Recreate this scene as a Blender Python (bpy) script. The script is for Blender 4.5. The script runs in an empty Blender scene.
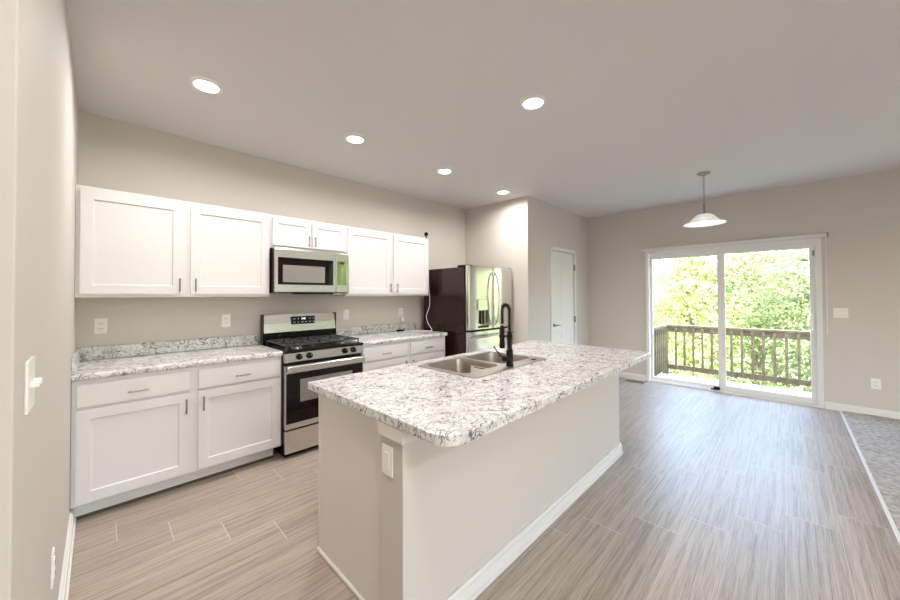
import bpy, bmesh, math, random
from mathutils import Vector, Matrix
random.seed(7)
sc = bpy.context.scene
COL = sc.collection
PI = math.pi
rad = math.radians

# ---------------------------------------------------------------- camera
FPX, CY = 343.79, 290.31
yaw, pit, rol = rad(44.388), rad(0.784), rad(-0.217)
F = Vector((math.cos(yaw)*math.cos(pit), math.sin(yaw)*math.cos(pit), math.sin(pit)))
R = Vector((math.sin(yaw), -math.cos(yaw), 0))
U = R.cross(F)
R2 = R*math.cos(rol)+U*math.sin(rol)
U2 = -R*math.sin(rol)+U*math.cos(rol)
cd = bpy.data.cameras.new('camera')
cam = bpy.data.objects.new('camera', cd)
COL.objects.link(cam)
m = Matrix((R2, U2, -F)).transposed().to_4x4()
m.translation = Vector((0, 0, 1.3913))
cam.matrix_world = m
cd.sensor_fit = 'HORIZONTAL'
cd.sensor_width = 36
cd.lens = FPX/900*36
cd.shift_y = (CY-300)/900
cd.clip_start = 0.02
cd.clip_end = 300
sc.camera = cam
# ---------------------------------------------------------------- light
sc.view_settings.view_transform = 'Standard'
sc.view_settings.look = 'None'
sc.view_settings.gamma = 1
sc.view_settings.use_curve_mapping = False
sc.view_settings.exposure = 0.72
sc.cycles.use_denoising = True
sc.cycles.max_bounces = 10
sc.cycles.diffuse_bounces = 6
sc.cycles.transparent_max_bounces = 16
sc.cycles.sample_clamp_indirect = 8
W = bpy.data.worlds.new('world')
sc.world = W
W.use_nodes = True
wn = W.node_tree
sky = wn.nodes.new('ShaderNodeTexSky')
sky.sky_type = 'NISHITA'
sky.sun_disc = False
sky.sun_elevation = rad(50)
sky.sun_rotation = rad(250)
sky.dust_density = 3
sky.air_density = 1.2
hs = wn.nodes.new('ShaderNodeHueSaturation')
hs.inputs['Saturation'].default_value = 0.95
wn.links.new(sky.outputs[0], hs.inputs['Color'])
wn.links.new(hs.outputs[0], wn.nodes['Background'].inputs['Color'])
wn.nodes['Background'].inputs['Strength'].default_value = 2.3
sd = bpy.data.lights.new('sun', 'SUN')
sd.energy = 5.0
sd.angle = rad(2)
sd.color = (1, 0.96, 0.86)
sun = bpy.data.objects.new('sun', sd)
COL.objects.link(sun)
sun.rotation_euler = Vector((-0.62, -0.25, 0.95)).to_track_quat('Z', 'Y').to_euler()

LAMP_W = 8.6
FILL_W = 28.0  # power of the added fill lamps out of view
LAMP_COL = (1.0, 0.955, 0.93)


# ---------------------------------------------------------------- materials
def mat(name, col, rough=0.5, metal=0.0, spec=0.5, **kw):
    mt = bpy.data.materials.new(name)
    mt.use_nodes = True
    b = mt.node_tree.nodes['Principled BSDF']
    b.inputs['Base Color'].default_value = (*col, 1)
    b.inputs['Roughness'].default_value = rough
    b.inputs['Metallic'].default_value = metal
    b.inputs['Specular IOR Level'].default_value = spec
    if 'coat' in kw:
        b.inputs['Coat Weight'].default_value = kw['coat']
        b.inputs['Coat Roughness'].default_value = 0.05
    if 'emit' in kw:
        b.inputs['Emission Color'].default_value = (*kw.get('ecol', col), 1)
        b.inputs['Emission Strength'].default_value = kw['emit']
    return mt


def nodes(mt):
    nt = mt.node_tree
    return nt, nt.nodes['Principled BSDF'], nt.nodes.new, nt.links.new


def add_bump(mt, scale, strength, dist=0.002, detail=3):
    nt, b, N, L = nodes(mt)
    tc = N('ShaderNodeTexCoord')
    n = N('ShaderNodeTexNoise')
    n.inputs['Scale'].default_value = scale
    n.inputs['Detail'].default_value = detail
    bp = N('ShaderNodeBump')
    bp.inputs['Strength'].default_value = strength
    bp.inputs['Distance'].default_value = dist
    L(tc.outputs['Object'], n.inputs['Vector'])
    L(n.outputs['Fac'], bp.inputs['Height'])
    L(bp.outputs['Normal'], b.inputs['Normal'])


def mottled(mt, c1, c2, scale):
    nt, b, N, L = nodes(mt)
    tc = N('ShaderNodeTexCoord')
    n = N('ShaderNodeTexNoise')
    n.inputs['Scale'].default_value = scale
    n.inputs['Detail'].default_value = 4
    r = N('ShaderNodeValToRGB')
    r.color_ramp.elements[0].position = 0.35
    r.color_ramp.elements[1].position = 0.65
    r.color_ramp.elements[0].color = (*c1, 1)
    r.color_ramp.elements[1].color = (*c2, 1)
    L(tc.outputs['Object'], n.inputs['Vector'])
    L(n.outputs['Fac'], r.inputs['Fac'])
    L(r.outputs['Color'], b.inputs['Base Color'])


M = {}
M['wall'] = mat('wall_paint', (0.61, 0.57, 0.525), 0.75)
add_bump(M['wall'], 180, 0.06)
M['ceiling'] = mat('ceiling_paint', (0.68, 0.65, 0.635), 0.85)
add_bump(M['ceiling'], 120, 0.08)
M['white'] = mat('cabinet_white', (0.71, 0.70, 0.69), 0.32)
add_bump(M['white'], 60, 0.02)
M['panel'] = mat('island_panel', (0.72, 0.68, 0.635), 0.5)
add_bump(M['panel'], 80, 0.03)
M['trim'] = mat('trim_white', (0.78, 0.77, 0.74), 0.35)
add_bump(M['trim'], 60, 0.02)
M['plate'] = mat('plate_white', (0.85, 0.84, 0.80), 0.3)
mottled(M['plate'], (0.84, 0.83, 0.79), (0.86, 0.85, 0.81), 20)
M['slot'] = mat('slot_dark', (0.10, 0.09, 0.08), 0.6)
M['nickel'] = mat('satin_nickel', (0.34, 0.30, 0.26), 0.42, 1.0)
M['black'] = mat('black_enamel', (0.005, 0.005, 0.005), 0.18, spec=0.3)
add_bump(M['black'], 90, 0.03)
M['iron'] = mat('cast_iron', (0.045, 0.043, 0.045), 0.3)
add_bump(M['iron'], 300, 0.3)
M['bglass'] = mat('black_glass', (0.006, 0.003, 0.003), 0.05, spec=0.35)
M['padglass'] = mat('mirror_key_pad', (0.20, 0.21, 0.15), 0.05, 1.0)
add_bump(M['padglass'], 25, 0.06, 0.001)
M['mwglass'] = mat('microwave_screen', (0.25, 0.235, 0.215), 0.12)
add_bump(M['mwglass'], 900, 0.1, 0.0005)
M['faucet'] = mat('matte_black', (0.006, 0.006, 0.006), 0.28, spec=0.25)
M['fridge_side'] = mat('fridge_side', (0.022, 0.007, 0.006), 0.14)
add_bump(M['fridge_side'], 260, 0.12, 0.001)
M['rubber'] = mat('black_rubber', (0.006, 0.006, 0.006), 0.6, spec=0.2)
M['cord'] = mat('white_cord', (0.75, 0.75, 0.73), 0.5)
M['paper'] = mat('paper', (0.8, 0.78, 0.72), 0.7)
M['lens'] = mat('lamp_lens', (1, 0.98, 0.94), 0.5, emit=9.0, ecol=(1, 0.96, 0.9))
M['bulb'] = mat('bulb_glow', (1, 0.97, 0.92), 0.5, emit=2.0, ecol=(1, 0.96, 0.9))
M['digits'] = mat('display_digits', (0.9, 0.95, 1), 0.5, emit=1.5)


def steel(name, col, rough, scale=(1, 1, 120)):
    mt = mat(name, col, rough, 1.0)
    nt, b, N, L = nodes(mt)
    tc = N('ShaderNodeTexCoord')
    mp = N('ShaderNodeMapping')
    mp.inputs['Scale'].default_value = scale
    n = N('ShaderNodeTexNoise')
    n.inputs['Scale'].default_value = 4
    n.inputs['Detail'].default_value = 3
    mr = N('ShaderNodeMapRange')
    mr.inputs['To Min'].default_value = rough-0.012
    mr.inputs['To Max'].default_value = rough+0.018
    L(tc.outputs['Object'], mp.inputs['Vector'])
    L(mp.outputs[0], n.inputs['Vector'])
    L(n.outputs['Fac'], mr.inputs['Value'])
    L(mr.outputs[0], b.inputs['Roughness'])
    bp = N('ShaderNodeBump')
    bp.inputs['Strength'].default_value = 0.02
    bp.inputs['Distance'].default_value = 0.001
    L(n.outputs['Fac'], bp.inputs['Height'])
    L(bp.outputs['Normal'], b.inputs['Normal'])
    return mt


M['steel'] = steel('stainless_steel', (0.66, 0.64, 0.61), 0.26)
M['fridge_steel'] = steel('fridge_stainless', (0.72, 0.70, 0.66), 0.15, (120, 120, 1))
M['sink'] = steel('sink_steel', (0.46, 0.42, 0.38), 0.36, (60, 1, 1))


def glass(name='window_glass'):
    mt = bpy.data.materials.new(name)
    mt.use_nodes = True
    nt = mt.node_tree
    nt.nodes.clear()
    o = nt.nodes.new('ShaderNodeOutputMaterial')
    t = nt.nodes.new('ShaderNodeBsdfTransparent')
    g = nt.nodes.new('ShaderNodeBsdfGlossy')
    g.inputs['Roughness'].default_value = 0.02
    lw = nt.nodes.new('ShaderNodeLayerWeight')
    lw.inputs['Blend'].default_value = 0.5
    pw = nt.nodes.new('ShaderNodeMath')
    pw.operation = 'POWER'
    pw.inputs[1].default_value = 5
    nt.links.new(lw.outputs['Facing'], pw.inputs[0])
    fr = nt.nodes.new('ShaderNodeMath')
    fr.operation = 'MULTIPLY_ADD'
    fr.inputs[1].default_value = 0.5
    fr.inputs[2].default_value = 0.04
    nt.links.new(pw.outputs[0], fr.inputs[0])
    mx = nt.nodes.new('ShaderNodeMixShader')
    nt.links.new(fr.outputs[0], mx.inputs[0])
    nt.links.new(t.outputs[0], mx.inputs[1])
    nt.links.new(g.outputs[0], mx.inputs[2])
    nt.links.new(mx.outputs[0], o.inputs['Surface'])
    return mt


M['glass'] = glass()


def shade_glass():
    mt = mat('frosted_glass', (0.92, 0.92, 0.90), 0.3, emit=0.10, ecol=(1, 0.98, 0.95))
    mt.node_tree.nodes['Principled BSDF'].inputs['Transmission Weight'].default_value = 0.3
    return mt


M['shade'] = shade_glass()


def stone():
    mt = mat('speckled_countertop', (0.8, 0.79, 0.77), 0.16)
    nt, b, N, L = nodes(mt)
    tc = N('ShaderNodeTexCoord')
    warp = N('ShaderNodeTexNoise')
    warp.inputs['Scale'].default_value = 7
    warp.inputs['Detail'].default_value = 5
    ma = N('ShaderNodeMixRGB')
    ma.blend_type = 'ADD'
    ma.inputs['Fac'].default_value = 0.22
    L(tc.outputs['Object'], warp.inputs['Vector'])
    L(tc.outputs['Object'], ma.inputs[1])
    L(warp.outputs['Color'], ma.inputs[2])

    def vein(scale, width, mlo, mhi, seedoff):
        mp = N('ShaderNodeMapping')
        mp.inputs['Location'].default_value = (seedoff, seedoff*1.7, seedoff*0.6)
        mp.inputs['Rotation'].default_value = (0.3, 0.2, rad(38))
        mp.inputs['Scale'].default_value = (1.0, 1.7, 1.2)
        L(ma.outputs[0], mp.inputs['Vector'])
        v = N('ShaderNodeTexVoronoi')
        v.feature = 'DISTANCE_TO_EDGE'
        v.inputs['Scale'].default_value = scale
        L(mp.outputs[0], v.inputs['Vector'])
        r = N('ShaderNodeMapRange')
        r.inputs['From Min'].default_value = 0
        r.inputs['From Max'].default_value = width
        r.inputs['To Min'].default_value = 1
        r.inputs['To Max'].default_value = 0
        L(v.outputs['Distance'], r.inputs['Value'])
        k = N('ShaderNodeTexNoise')
        k.inputs['Scale'].default_value = scale*1.1
        k.inputs['Detail'].default_value = 4
        k.inputs['Roughness'].default_value = 0.65
        L(mp.outputs[0], k.inputs['Vector'])
        r2 = N('ShaderNodeMapRange')
        r2.inputs['From Min'].default_value = mlo
        r2.inputs['From Max'].default_value = mhi
        L(k.outputs['Fac'], r2.inputs['Value'])
        mm = N('ShaderNodeMath')
        mm.operation = 'MULTIPLY'
        L(r.outputs[0], mm.inputs[0])
        L(r2.outputs[0], mm.inputs[1])
        return mm.outputs[0]

    def over(base, fac, col):
        x = N('ShaderNodeMixRGB')
        L(fac, x.inputs['Fac'])
        if isinstance(base, tuple):
            x.inputs[1].default_value = (*base, 1)
        else:
            L(base, x.inputs[1])
        x.inputs[2].default_value = (*col, 1)
        return x.outputs[0]

    cl = N('ShaderNodeTexNoise')
    cl.inputs['Scale'].default_value = 13
    cl.inputs['Detail'].default_value = 5
    L(tc.outputs['Object'], cl.inputs['Vector'])
    cr = N('ShaderNodeMapRange')
    cr.inputs['From Min'].default_value = 0.44
    cr.inputs['From Max'].default_value = 0.72
    L(cl.outputs['Fac'], cr.inputs['Value'])
    c = over((0.75, 0.745, 0.735), cr.outputs[0], (0.58, 0.58, 0.55))
    c = over(c, vein(12, 0.075, 0.45, 0.58, 0.0), (0.30, 0.27, 0.255))
    c = over(c, vein(22, 0.09, 0.50, 0.60, 3.1), (0.17, 0.15, 0.14))
    c = over(c, vein(9, 0.05, 0.50, 0.57, 8.4), (0.05, 0.045, 0.045))
    c = over(c, vein(38, 0.25, 0.55, 0.63, 5.7), (0.07, 0.06, 0.06))
    L(c, b.inputs['Base Color'])
    return mt


M['stone'] = stone()


def floor_mat():
    mt = mat('linear_plank_tile', (0.4, 0.33, 0.27), 0.40, spec=0.8)
    nt, b, N, L = nodes(mt)
    tc = N('ShaderNodeTexCoord')
    sp = N('ShaderNodeSeparateXYZ')
    L(tc.outputs['Object'], sp.inputs[0])

    def math_(op, a, b_=None, c_=None):
        n = N('ShaderNodeMath')
        n.operation = op
        for i, v in enumerate((a, b_, c_)):
            if v is None:
                continue
            if isinstance(v, (int, float)):
                n.inputs[i].default_value = v
            else:
                L(v, n.inputs[i])
        return n.outputs[0]
    RP, TL = 0.2265, 0.905
    ry = math_('DIVIDE', math_('SUBTRACT', sp.outputs['Y'], 2.51), RP)
    row = math_('FLOOR', ry)
    fy = math_('SUBTRACT', ry, row)
    xs = math_('DIVIDE', math_('SUBTRACT', math_('SUBTRACT', sp.outputs['X'], 0.31), math_('MULTIPLY', row, -0.2275)), TL)
    ct = math_('FLOOR', xs)
    fx = math_('SUBTRACT', xs, ct)
    gy = math_('LESS_THAN', math_('MULTIPLY', math_('MINIMUM', fy, math_('SUBTRACT', 1, fy)), RP), 0.0018)
    gx = math_('LESS_THAN', math_('MULTIPLY', math_('MINIMUM', fx, math_('SUBTRACT', 1, fx)), TL), 0.0022)
    cell = math_('ADD', math_('MULTIPLY', row, 3.71), math_('MULTIPLY', ct, 9.13))
    cv = N('ShaderNodeCombineXYZ')
    L(math_('MULTIPLY', sp.outputs['X'], 4.5), cv.inputs[0])
    L(math_('MULTIPLY', sp.outputs['Y'], 250), cv.inputs[1])
    L(cell, cv.inputs[2])
    n1 = N('ShaderNodeTexNoise')
    n1.inputs['Scale'].default_value = 1.0
    n1.inputs['Detail'].default_value = 4
    n1.inputs['Roughness'].default_value = 0.8
    L(cv.outputs[0], n1.inputs['Vector'])
    cv2 = N('ShaderNodeCombineXYZ')
    L(math_('MULTIPLY', sp.outputs['X'], 1.1), cv2.inputs[0])
    L(math_('MULTIPLY', sp.outputs['Y'], 55), cv2.inputs[1])
    L(cell, cv2.inputs[2])
    n2 = N('ShaderNodeTexNoise')
    n2.inputs['Scale'].default_value = 1.0
    n2.inputs['Detail'].default_value = 2
    L(cv2.outputs[0], n2.inputs['Vector'])
    mx = math_('ADD', math_('MULTIPLY', n1.outputs['Fac'], 0.7), math_('MULTIPLY', n2.outputs['Fac'], 0.3))
    r = N('ShaderNodeValToRGB')
    e = r.color_ramp.elements
    e[0].position = 0.40
    e[0].color = (0.235, 0.182, 0.14, 1)
    e[1].position = 0.60
    e[1].color = (0.475, 0.405, 0.345, 1)
    x = e.new(0.49)
    x.color = (0.37, 0.305, 0.25, 1)
    L(mx, r.inputs['Fac'])
    wnz = N('ShaderNodeTexWhiteNoise')
    wnz.noise_dimensions = '1D'
    L(cell, wnz.inputs['W'])
    tone = N('ShaderNodeMixRGB')
    tone.blend_type = 'MULTIPLY'
    tone.inputs['Fac'].default_value = 1
    L(r.outputs['Color'], tone.inputs[1])
    mr = N('ShaderNodeMapRange')
    mr.inputs['To Min'].default_value = 0.94
    mr.inputs['To Max'].default_value = 1.05
    L(wnz.outputs['Value'], mr.inputs['Value'])
    L(mr.outputs[0], tone.inputs[2])
    g = N('ShaderNodeMixRGB')
    g.inputs[2].default_value = (0.60, 0.54, 0.48, 1)
    L(math_('MULTIPLY', math_('MAXIMUM', gx, math_('MULTIPLY', gy, 0.55)), 0.9), g.inputs['Fac'])
    L(tone.outputs[0], g.inputs[1])
    L(g.outputs[0], b.inputs['Base Color'])
    bp = N('ShaderNodeBump')
    bp.inputs['Strength'].default_value = 0.04
    bp.inputs['Distance'].default_value = 0.001
    L(mx, bp.inputs['Height'])
    L(bp.outputs[0], b.inputs['Normal'])
    return mt


M['floor'] = floor_mat()


def carpet_mat():
    mt = mat('carpet_pile', (0.3, 0.27, 0.25), 0.95)
    mottled(mt, (0.36, 0.32, 0.29), (0.62, 0.56, 0.51), 34)
    nt, b, N, L = nodes(mt)
    tc = N('ShaderNodeTexCoord')
    n = N('ShaderNodeTexNoise')
    n.inputs['Scale'].default_value = 130
    n.inputs['Detail'].default_value = 2
    n2 = N('ShaderNodeTexNoise')
    n2.inputs['Scale'].default_value = 22
    n2.inputs['Detail'].default_value = 3
    ad = N('ShaderNodeMath')
    ad.operation = 'ADD'
    L(tc.outputs['Object'], n.inputs['Vector'])
    L(tc.outputs['Object'], n2.inputs['Vector'])
    L(n.outputs['Fac'], ad.inputs[0])
    L(n2.outputs['Fac'], ad.inputs[1])
    bp = N('ShaderNodeBump')
    bp.inputs['Strength'].default_value = 0.9
    bp.inputs['Distance'].default_value = 0.012
    L(ad.outputs[0], bp.inputs['Height'])
    L(bp.outputs[0], b.inputs['Normal'])
    return mt


M['carpet'] = carpet_mat()
M['deckwood'] = mat('weathered_wood', (0.4, 0.36, 0.3), 0.8)
mottled(M['deckwood'], (0.13, 0.098, 0.05), (0.22, 0.17, 0.09), 9)
M['deckfloor'] = mat('deck_boards', (0.6, 0.6, 0.62), 0.7)
mottled(M['deckfloor'], (0.36, 0.36, 0.37), (0.46, 0.46, 0.47), 6)
M['bark'] = mat('bark', (0.2, 0.17, 0.13), 0.9)
mottled(M['bark'], (0.14, 0.11, 0.08), (0.30, 0.25, 0.19), 12)
M['grass'] = mat('grass_ground', (0.35, 0.42, 0.15), 0.9)
mottled(M['grass'], (0.30, 0.38, 0.10), (0.62, 0.62, 0.36), 1.3)
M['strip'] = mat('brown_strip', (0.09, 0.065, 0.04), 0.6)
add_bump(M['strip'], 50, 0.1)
M['siding'] = mat('siding', (0.6, 0.58, 0.55), 0.7)


def leaf_mat(name, c1, c2):
    mt = mat(name, c1, 0.5)
    nt, b, N, L = nodes(mt)
    mottled(mt, c1, c2, 1.8)
    src = b.inputs['Base Color'].links[0].from_socket
    tr = N('ShaderNodeBsdfTranslucent')
    L(src, tr.inputs['Color'])
    mx = N('ShaderNodeMixShader')
    mx.inputs[0].default_value = 0.45
    out = nt.nodes['Material Output']
    L(b.outputs[0], mx.inputs[1])
    L(tr.outputs[0], mx.inputs[2])
    L(mx.outputs[0], out.inputs['Surface'])
    return mt


M['leaf1'] = leaf_mat('leaves_bright', (0.26, 0.35, 0.07), (0.50, 0.57, 0.26))
M['leaf2'] = leaf_mat('leaves_mid', (0.17, 0.25, 0.07), (0.38, 0.44, 0.20))
M['leaf3'] = leaf_mat('leaves_deep', (0.11, 0.16, 0.06), (0.29, 0.34, 0.17))


# ---------------------------------------------------------------- mesh helpers
class B:
    """collects shapes in world coordinates"""
    def __init__(s):
        s.bm = bmesh.new()

    def box(s, x0, x1, y0, y1, z0, z1, bev=0.0, seg=2):
        t = bmesh.new()
        bmesh.ops.create_cube(t, size=1)
        for v in t.verts:
            v.co = Vector(((x0+x1)/2+v.co.x*(x1-x0), (y0+y1)/2+v.co.y*(y1-y0), (z0+z1)/2+v.co.z*(z1-z0)))
        if bev:
            bmesh.ops.bevel(t, geom=t.edges[:], offset=bev, segments=seg, affect='EDGES', profile=0.5)
        return s.merge(t)

    def merge(s, t, mtx=None):
        if mtx is not None:
            bmesh.ops.transform(t, matrix=mtx, verts=t.verts)
        me = bpy.data.meshes.new('tmp')
        t.to_mesh(me)
        t.free()
        s.bm.from_mesh(me)
        bpy.data.meshes.remove(me)
        return s

    def cyl(s, p0, p1, r0, r1=None, n=20, cap=True):
        return s.tube([p0, p1], [r0, r0 if r1 is None else r1], n, cap)

    def tube(s, pts, r, n=10, cap=True, closed=False):
        pts = [Vector(p) for p in pts]
        if not isinstance(r, (list, tuple)):
            r = [r]*len(pts)
        t = bmesh.new()
        rings = []
        up = None
        K = len(pts)
        for i, p in enumerate(pts):
            if closed:
                d = pts[(i+1) % K]-pts[i-1]
            else:
                d = pts[min(i+1, K-1)]-pts[max(i-1, 0)]
            d.normalize()
            if up is None:
                up = Vector((0, 0, 1)) if abs(d.z) < 0.9 else Vector((1, 0, 0))
            a = (up-d*up.dot(d)).normalized()
            up = a
            c = d.cross(a)
            rings.append([t.verts.new(p+(a*math.cos(2*PI*k/n)+c*math.sin(2*PI*k/n))*r[i]) for k in range(n)])
        last = K if closed else K-1
        for i in range(last):
            A, Bb = rings[i], rings[(i+1) % K]
            for k in range(n):
                t.faces.new((A[k], A[(k+1) % n], Bb[(k+1) % n], Bb[k]))
        if cap and not closed:
            t.faces.new(rings[0][::-1])
            t.faces.new(rings[-1])
        bmesh.ops.recalc_face_normals(t, faces=t.faces)
        return s.merge(t)

    def lathe(s, c, prof, n=40, cap0=False, cap1=False):
        t = bmesh.new()
        c = Vector(c)
        rings = [[t.verts.new(c+Vector((r*math.cos(2*PI*k/n), r*math.sin(2*PI*k/n), z))) for k in range(n)] for r, z in prof]
        for A, Bb in zip(rings, rings[1:]):
            for k in range(n):
                t.faces.new((A[k], A[(k+1) % n], Bb[(k+1) % n], Bb[k]))
        if cap0:
            t.faces.new(rings[0][::-1])
        if cap1:
            t.faces.new(rings[-1])
        bmesh.ops.recalc_face_normals(t, faces=t.faces)
        return s.merge(t)

    def ball(s, c, r, sc_=(1, 1, 1), n=16):
        t = bmesh.new()
        bmesh.ops.create_uvsphere(t, u_segments=n, v_segments=n//2+2, radius=r)
        for v in t.verts:
            v.co = Vector((c[0]+v.co.x*sc_[0], c[1]+v.co.y*sc_[1], c[2]+v.co.z*sc_[2]))
        return s.merge(t)

    def prism(s, outer, z0, z1, holes=(), bev=0.0):
        """flat slab from xy loops, with holes"""
        t = bmesh.new()
        loops = [outer]+list(holes)

        def ring(z):
            es, rs = [], []
            for lp in loops:
                vs = [t.verts.new((x, y, z)) for x, y in lp]
                es += [t.edges.new((vs[i], vs[(i+1) % len(vs)])) for i in range(len(vs))]
                rs.append(vs)
            return es, rs
        e0, r0 = ring(z0)
        e1, r1 = ring(z1)
        bmesh.ops.triangle_fill(t, use_beauty=True, use_dissolve=False, edges=e0)
        bmesh.ops.triangle_fill(t, use_beauty=True, use_dissolve=False, edges=e1)
        for a, b_ in zip(r0, r1):
            for i in range(len(a)):
                j = (i+1) % len(a)
                t.faces.new((a[i], a[j], b_[j], b_[i]))
        bmesh.ops.recalc_face_normals(t, faces=t.faces)
        return s.merge(t)


def rrect(x0, x1, y0, y1, r, n=6):
    if not isinstance(r, (list, tuple)):
        r = [r]*4
    out = []
    for (cx, cy, a0), q in zip(((x0, y0, 180), (x1, y0, 270), (x1, y1, 0), (x0, y1, 90)), r):
        sx = 1 if cx == x0 else -1
        sy = 1 if cy == y0 else -1
        for k in range(n+1):
            a = rad(a0+90*k/n)
            out.append((cx+sx*q+q*math.cos(a), cy+sy*q+q*math.sin(a)))
    return out


def root_loc(o):
    while o.parent:
        o = o.parent
    return o.location


def obj(name, b, mt, parent=None, smooth=False, label=None, origin=None):
    me = bpy.data.meshes.new(name)
    bm = b.bm
    off = Vector(root_loc(parent)) if parent else Vector(origin or (0, 0, 0))
    bmesh.ops.translate(bm, verts=bm.verts, vec=-off)
    if smooth:
        for f in bm.faces:
            f.smooth = True
        for e in bm.edges:
            if len(e.link_faces) == 2 and e.calc_face_angle(0) > rad(40):
                e.smooth = False
    bm.to_mesh(me)
    bm.free()
    me.materials.append(M[mt])
    o = bpy.data.objects.new(name, me)
    COL.objects.link(o)
    if parent:
        o.parent = parent
    else:
        o.location = off
    if label:
        o['label'] = label
    return o


def thing(name, label, cat, loc, group=None):
    o = bpy.data.objects.new(name, None)
    o.empty_display_size = 0.05
    COL.objects.link(o)
    o.location = loc
    o['label'] = label
    o['category'] = cat
    if group:
        o['group'] = group
    return o


def tag(o, label, cat, group=None):
    o['label'] = label
    o['category'] = cat
    if group:
        o['group'] = group
    return o


def struct(name, b=None, mt=None, loc=(0, 0, 0), smooth=False):
    if b is None:
        o = bpy.data.objects.new(name, None)
        COL.objects.link(o)
        o.location = loc
    else:
        o = obj(name, b, mt, None, smooth)
    o['kind'] = 'structure'
    return o


def dup(o, loc=None, rotz=None, label=None, parent=None):
    c = o.copy()
    COL.objects.link(c)
    if parent:
        c.parent = parent
    if loc is not None:
        c.location = loc
    if rotz is not None:
        c.rotation_euler = (0, 0, rotz)
    if label:
        c['label'] = label
    for ch in list(o.children):
        dup(ch, parent=c)
    return c


# ---------------------------------------------------------------- room shell
XL, YK, H = -0.114, 3.714, 2.766
XF, YE, XD = 4.15, 2.55, 6.159
YB, XB = -6.0, -2.6
T = 0.14
struct('floor', B().box(XB, XD, -0.436, YK, -0.12, 0).box(XB, XD, YB, -0.436, -0.12, -0.001), 'floor')
tag(obj('carpet', B().box(XB+.001, XD-.001, YB+.001, -0.448, 0.0, 0.013, 0.004), 'carpet'),
    'grey beige carpet of the living area at right edge, beyond the tile floor', 'carpet')
struct('trim_1', B().box(XB, XD, -0.448, -0.428, 0, 0.012, 0.003), 'trim')
struct('ceiling', B().box(XB-T, XD+T, YB-T, YK+T, H, H+0.25), 'ceiling')
struct('wall_left', B().box(XL-T, XL, 1.075, YK, 0, H, 0.004), 'wall')
struct('wall_entry', B().box(XB, XL-T, 1.075, 1.075+T, 0, H), 'wall')
struct('wall_kitchen', B().box(XL-T, XF, YK, YK+T, 0, H), 'wall')
struct('wall_fridge', B().box(XF, XF+0.12, YE+0.12, YK, 0, H), 'wall')
struct('wall_behind', B().box(XB-T, XB, YB, 1.075+T, 0, H), 'wall')
# pantry wall with door opening
PX0, PX1, PZ = 4.815, 5.575, 2.07
struct('wall_pantry', B().box(XF, PX0, YE, YE+0.12, 0, H).box(PX1, XD, YE, YE+0.12, 0, H).box(PX0, PX1, YE, YE+0.12, PZ, H), 'wall')
# patio wall with door opening and a living room window further along
DY0, DY1, DZ = -0.265, 1.575, 2.03
WY0, WY1, WZ0, WZ1 = -5.85, -4.25, 0.5, 2.62
struct('wall_right', B().box(XD, XD+T, DY1, YK, 0, H).box(XD, XD+T, DY0, DY1, DZ, H).box(XD, XD+T, WY1, DY0, 0, H)
       .box(XD, XD+T, WY0, WY1, 0, WZ0).box(XD, XD+T, WY0, WY1, WZ1, H).box(XD, XD+T, YB, WY0, 0, H), 'wall')
BX0, BX1 = 0.5, 3.2  # opening for the added window behind the camera
struct('wall_living', B().box(XB, BX0, YB-T, YB, 0, H).box(BX1, XD, YB-T, YB, 0, H).box(BX0, BX1, YB-T, YB, 0, 0.5).box(BX0, BX1, YB-T, YB, 2.25, H), 'wall')


def baseboard(name, x0, x1, y0, y1, ax, sgn):
    """stepped baseboard with a shoe; ax the wall normal axis, sgn the side the room is on"""
    b = B()
    for t_, z in ((0.012, 0.088), (0.018, 0.07), (0.026, 0.018)):
        if ax == 'x':
            xs = sorted((x0, x0+sgn*t_))
            b.box(xs[0], xs[1], y0, y1, 0.0, z, 0.002)
        else:
            ys = sorted((y0, y0+sgn*t_))
            b.box(x0, x1, ys[0], ys[1], 0.0, z, 0.002)
    return struct(name, b, 'trim')


baseboard('baseboard_left', XL, XL, 1.075, 3.17, 'x', 1)
baseboard('baseboard_right', XD, XD, YB+.03, -0.315, 'x', -1)
baseboard('baseboard_patio', XD, XD, 1.625, YE, 'x', -1)
baseboard('baseboard_pantry', XF, PX0-0.06, YE, YE, 'y', -1)
baseboard('baseboard_pantry_end', PX1+0.06, XD-.03, YE, YE, 'y', -1)
baseboard('baseboard_entry', XB+.03, XL-0.0, 1.075, 1.075, 'y', -1)
baseboard('baseboard_living', XB, XD-.03, YB, YB, 'y', 1)
baseboard('baseboard_behind', XB, XB, YB+.03, 1.04, 'x', 1)

# ---- sliding patio door
D = struct('door_1', loc=(XD, 0.655, 0))
x0, x1 = XD-0.022, XD+T
b = B()
b.box(x0, x1, DY0-0.045, DY0+0.006, 0.0, DZ+0.045, 0.004)
b.box(x0, x1, DY1-0.006, DY1+0.04, 0.0, DZ+0.045, 0.004)
b.box(x0, x1, DY0, DY1, DZ-0.006, DZ+0.045, 0.004)
b.box(XD-0.01, XD+T+0.03, DY0, DY1, -0.02, 0.03, 0.004)
b.box(XD+0.02, XD+0.03, DY0, DY1, 0.03, 0.045)
obj('door_frame', b, 'trim', D)


def sash(y0, y1, xa, xb, z0, z1, l, r, t_, bt, name):
    b = B()
    b.box(xa, xb, y0, y0+r, z0, z1, 0.003)
    b.box(xa, xb, y1-l, y1, z0, z1, 0.003)
    b.box(xa, xb, y0+r, y1-l, z1-t_, z1, 0.003)
    b.box(xa, xb, y0+r, y1-l, z0, z0+bt, 0.003)
    o = obj(name, b, 'trim', D)
    xm = (xa+xb)/2
    obj('glass_pane', B().box(xm-0.003, xm+0.003, y0+r-.004, y1-l+.004, z0+bt-.004, z1-t_+.004), 'glass', o)
    return o


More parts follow.
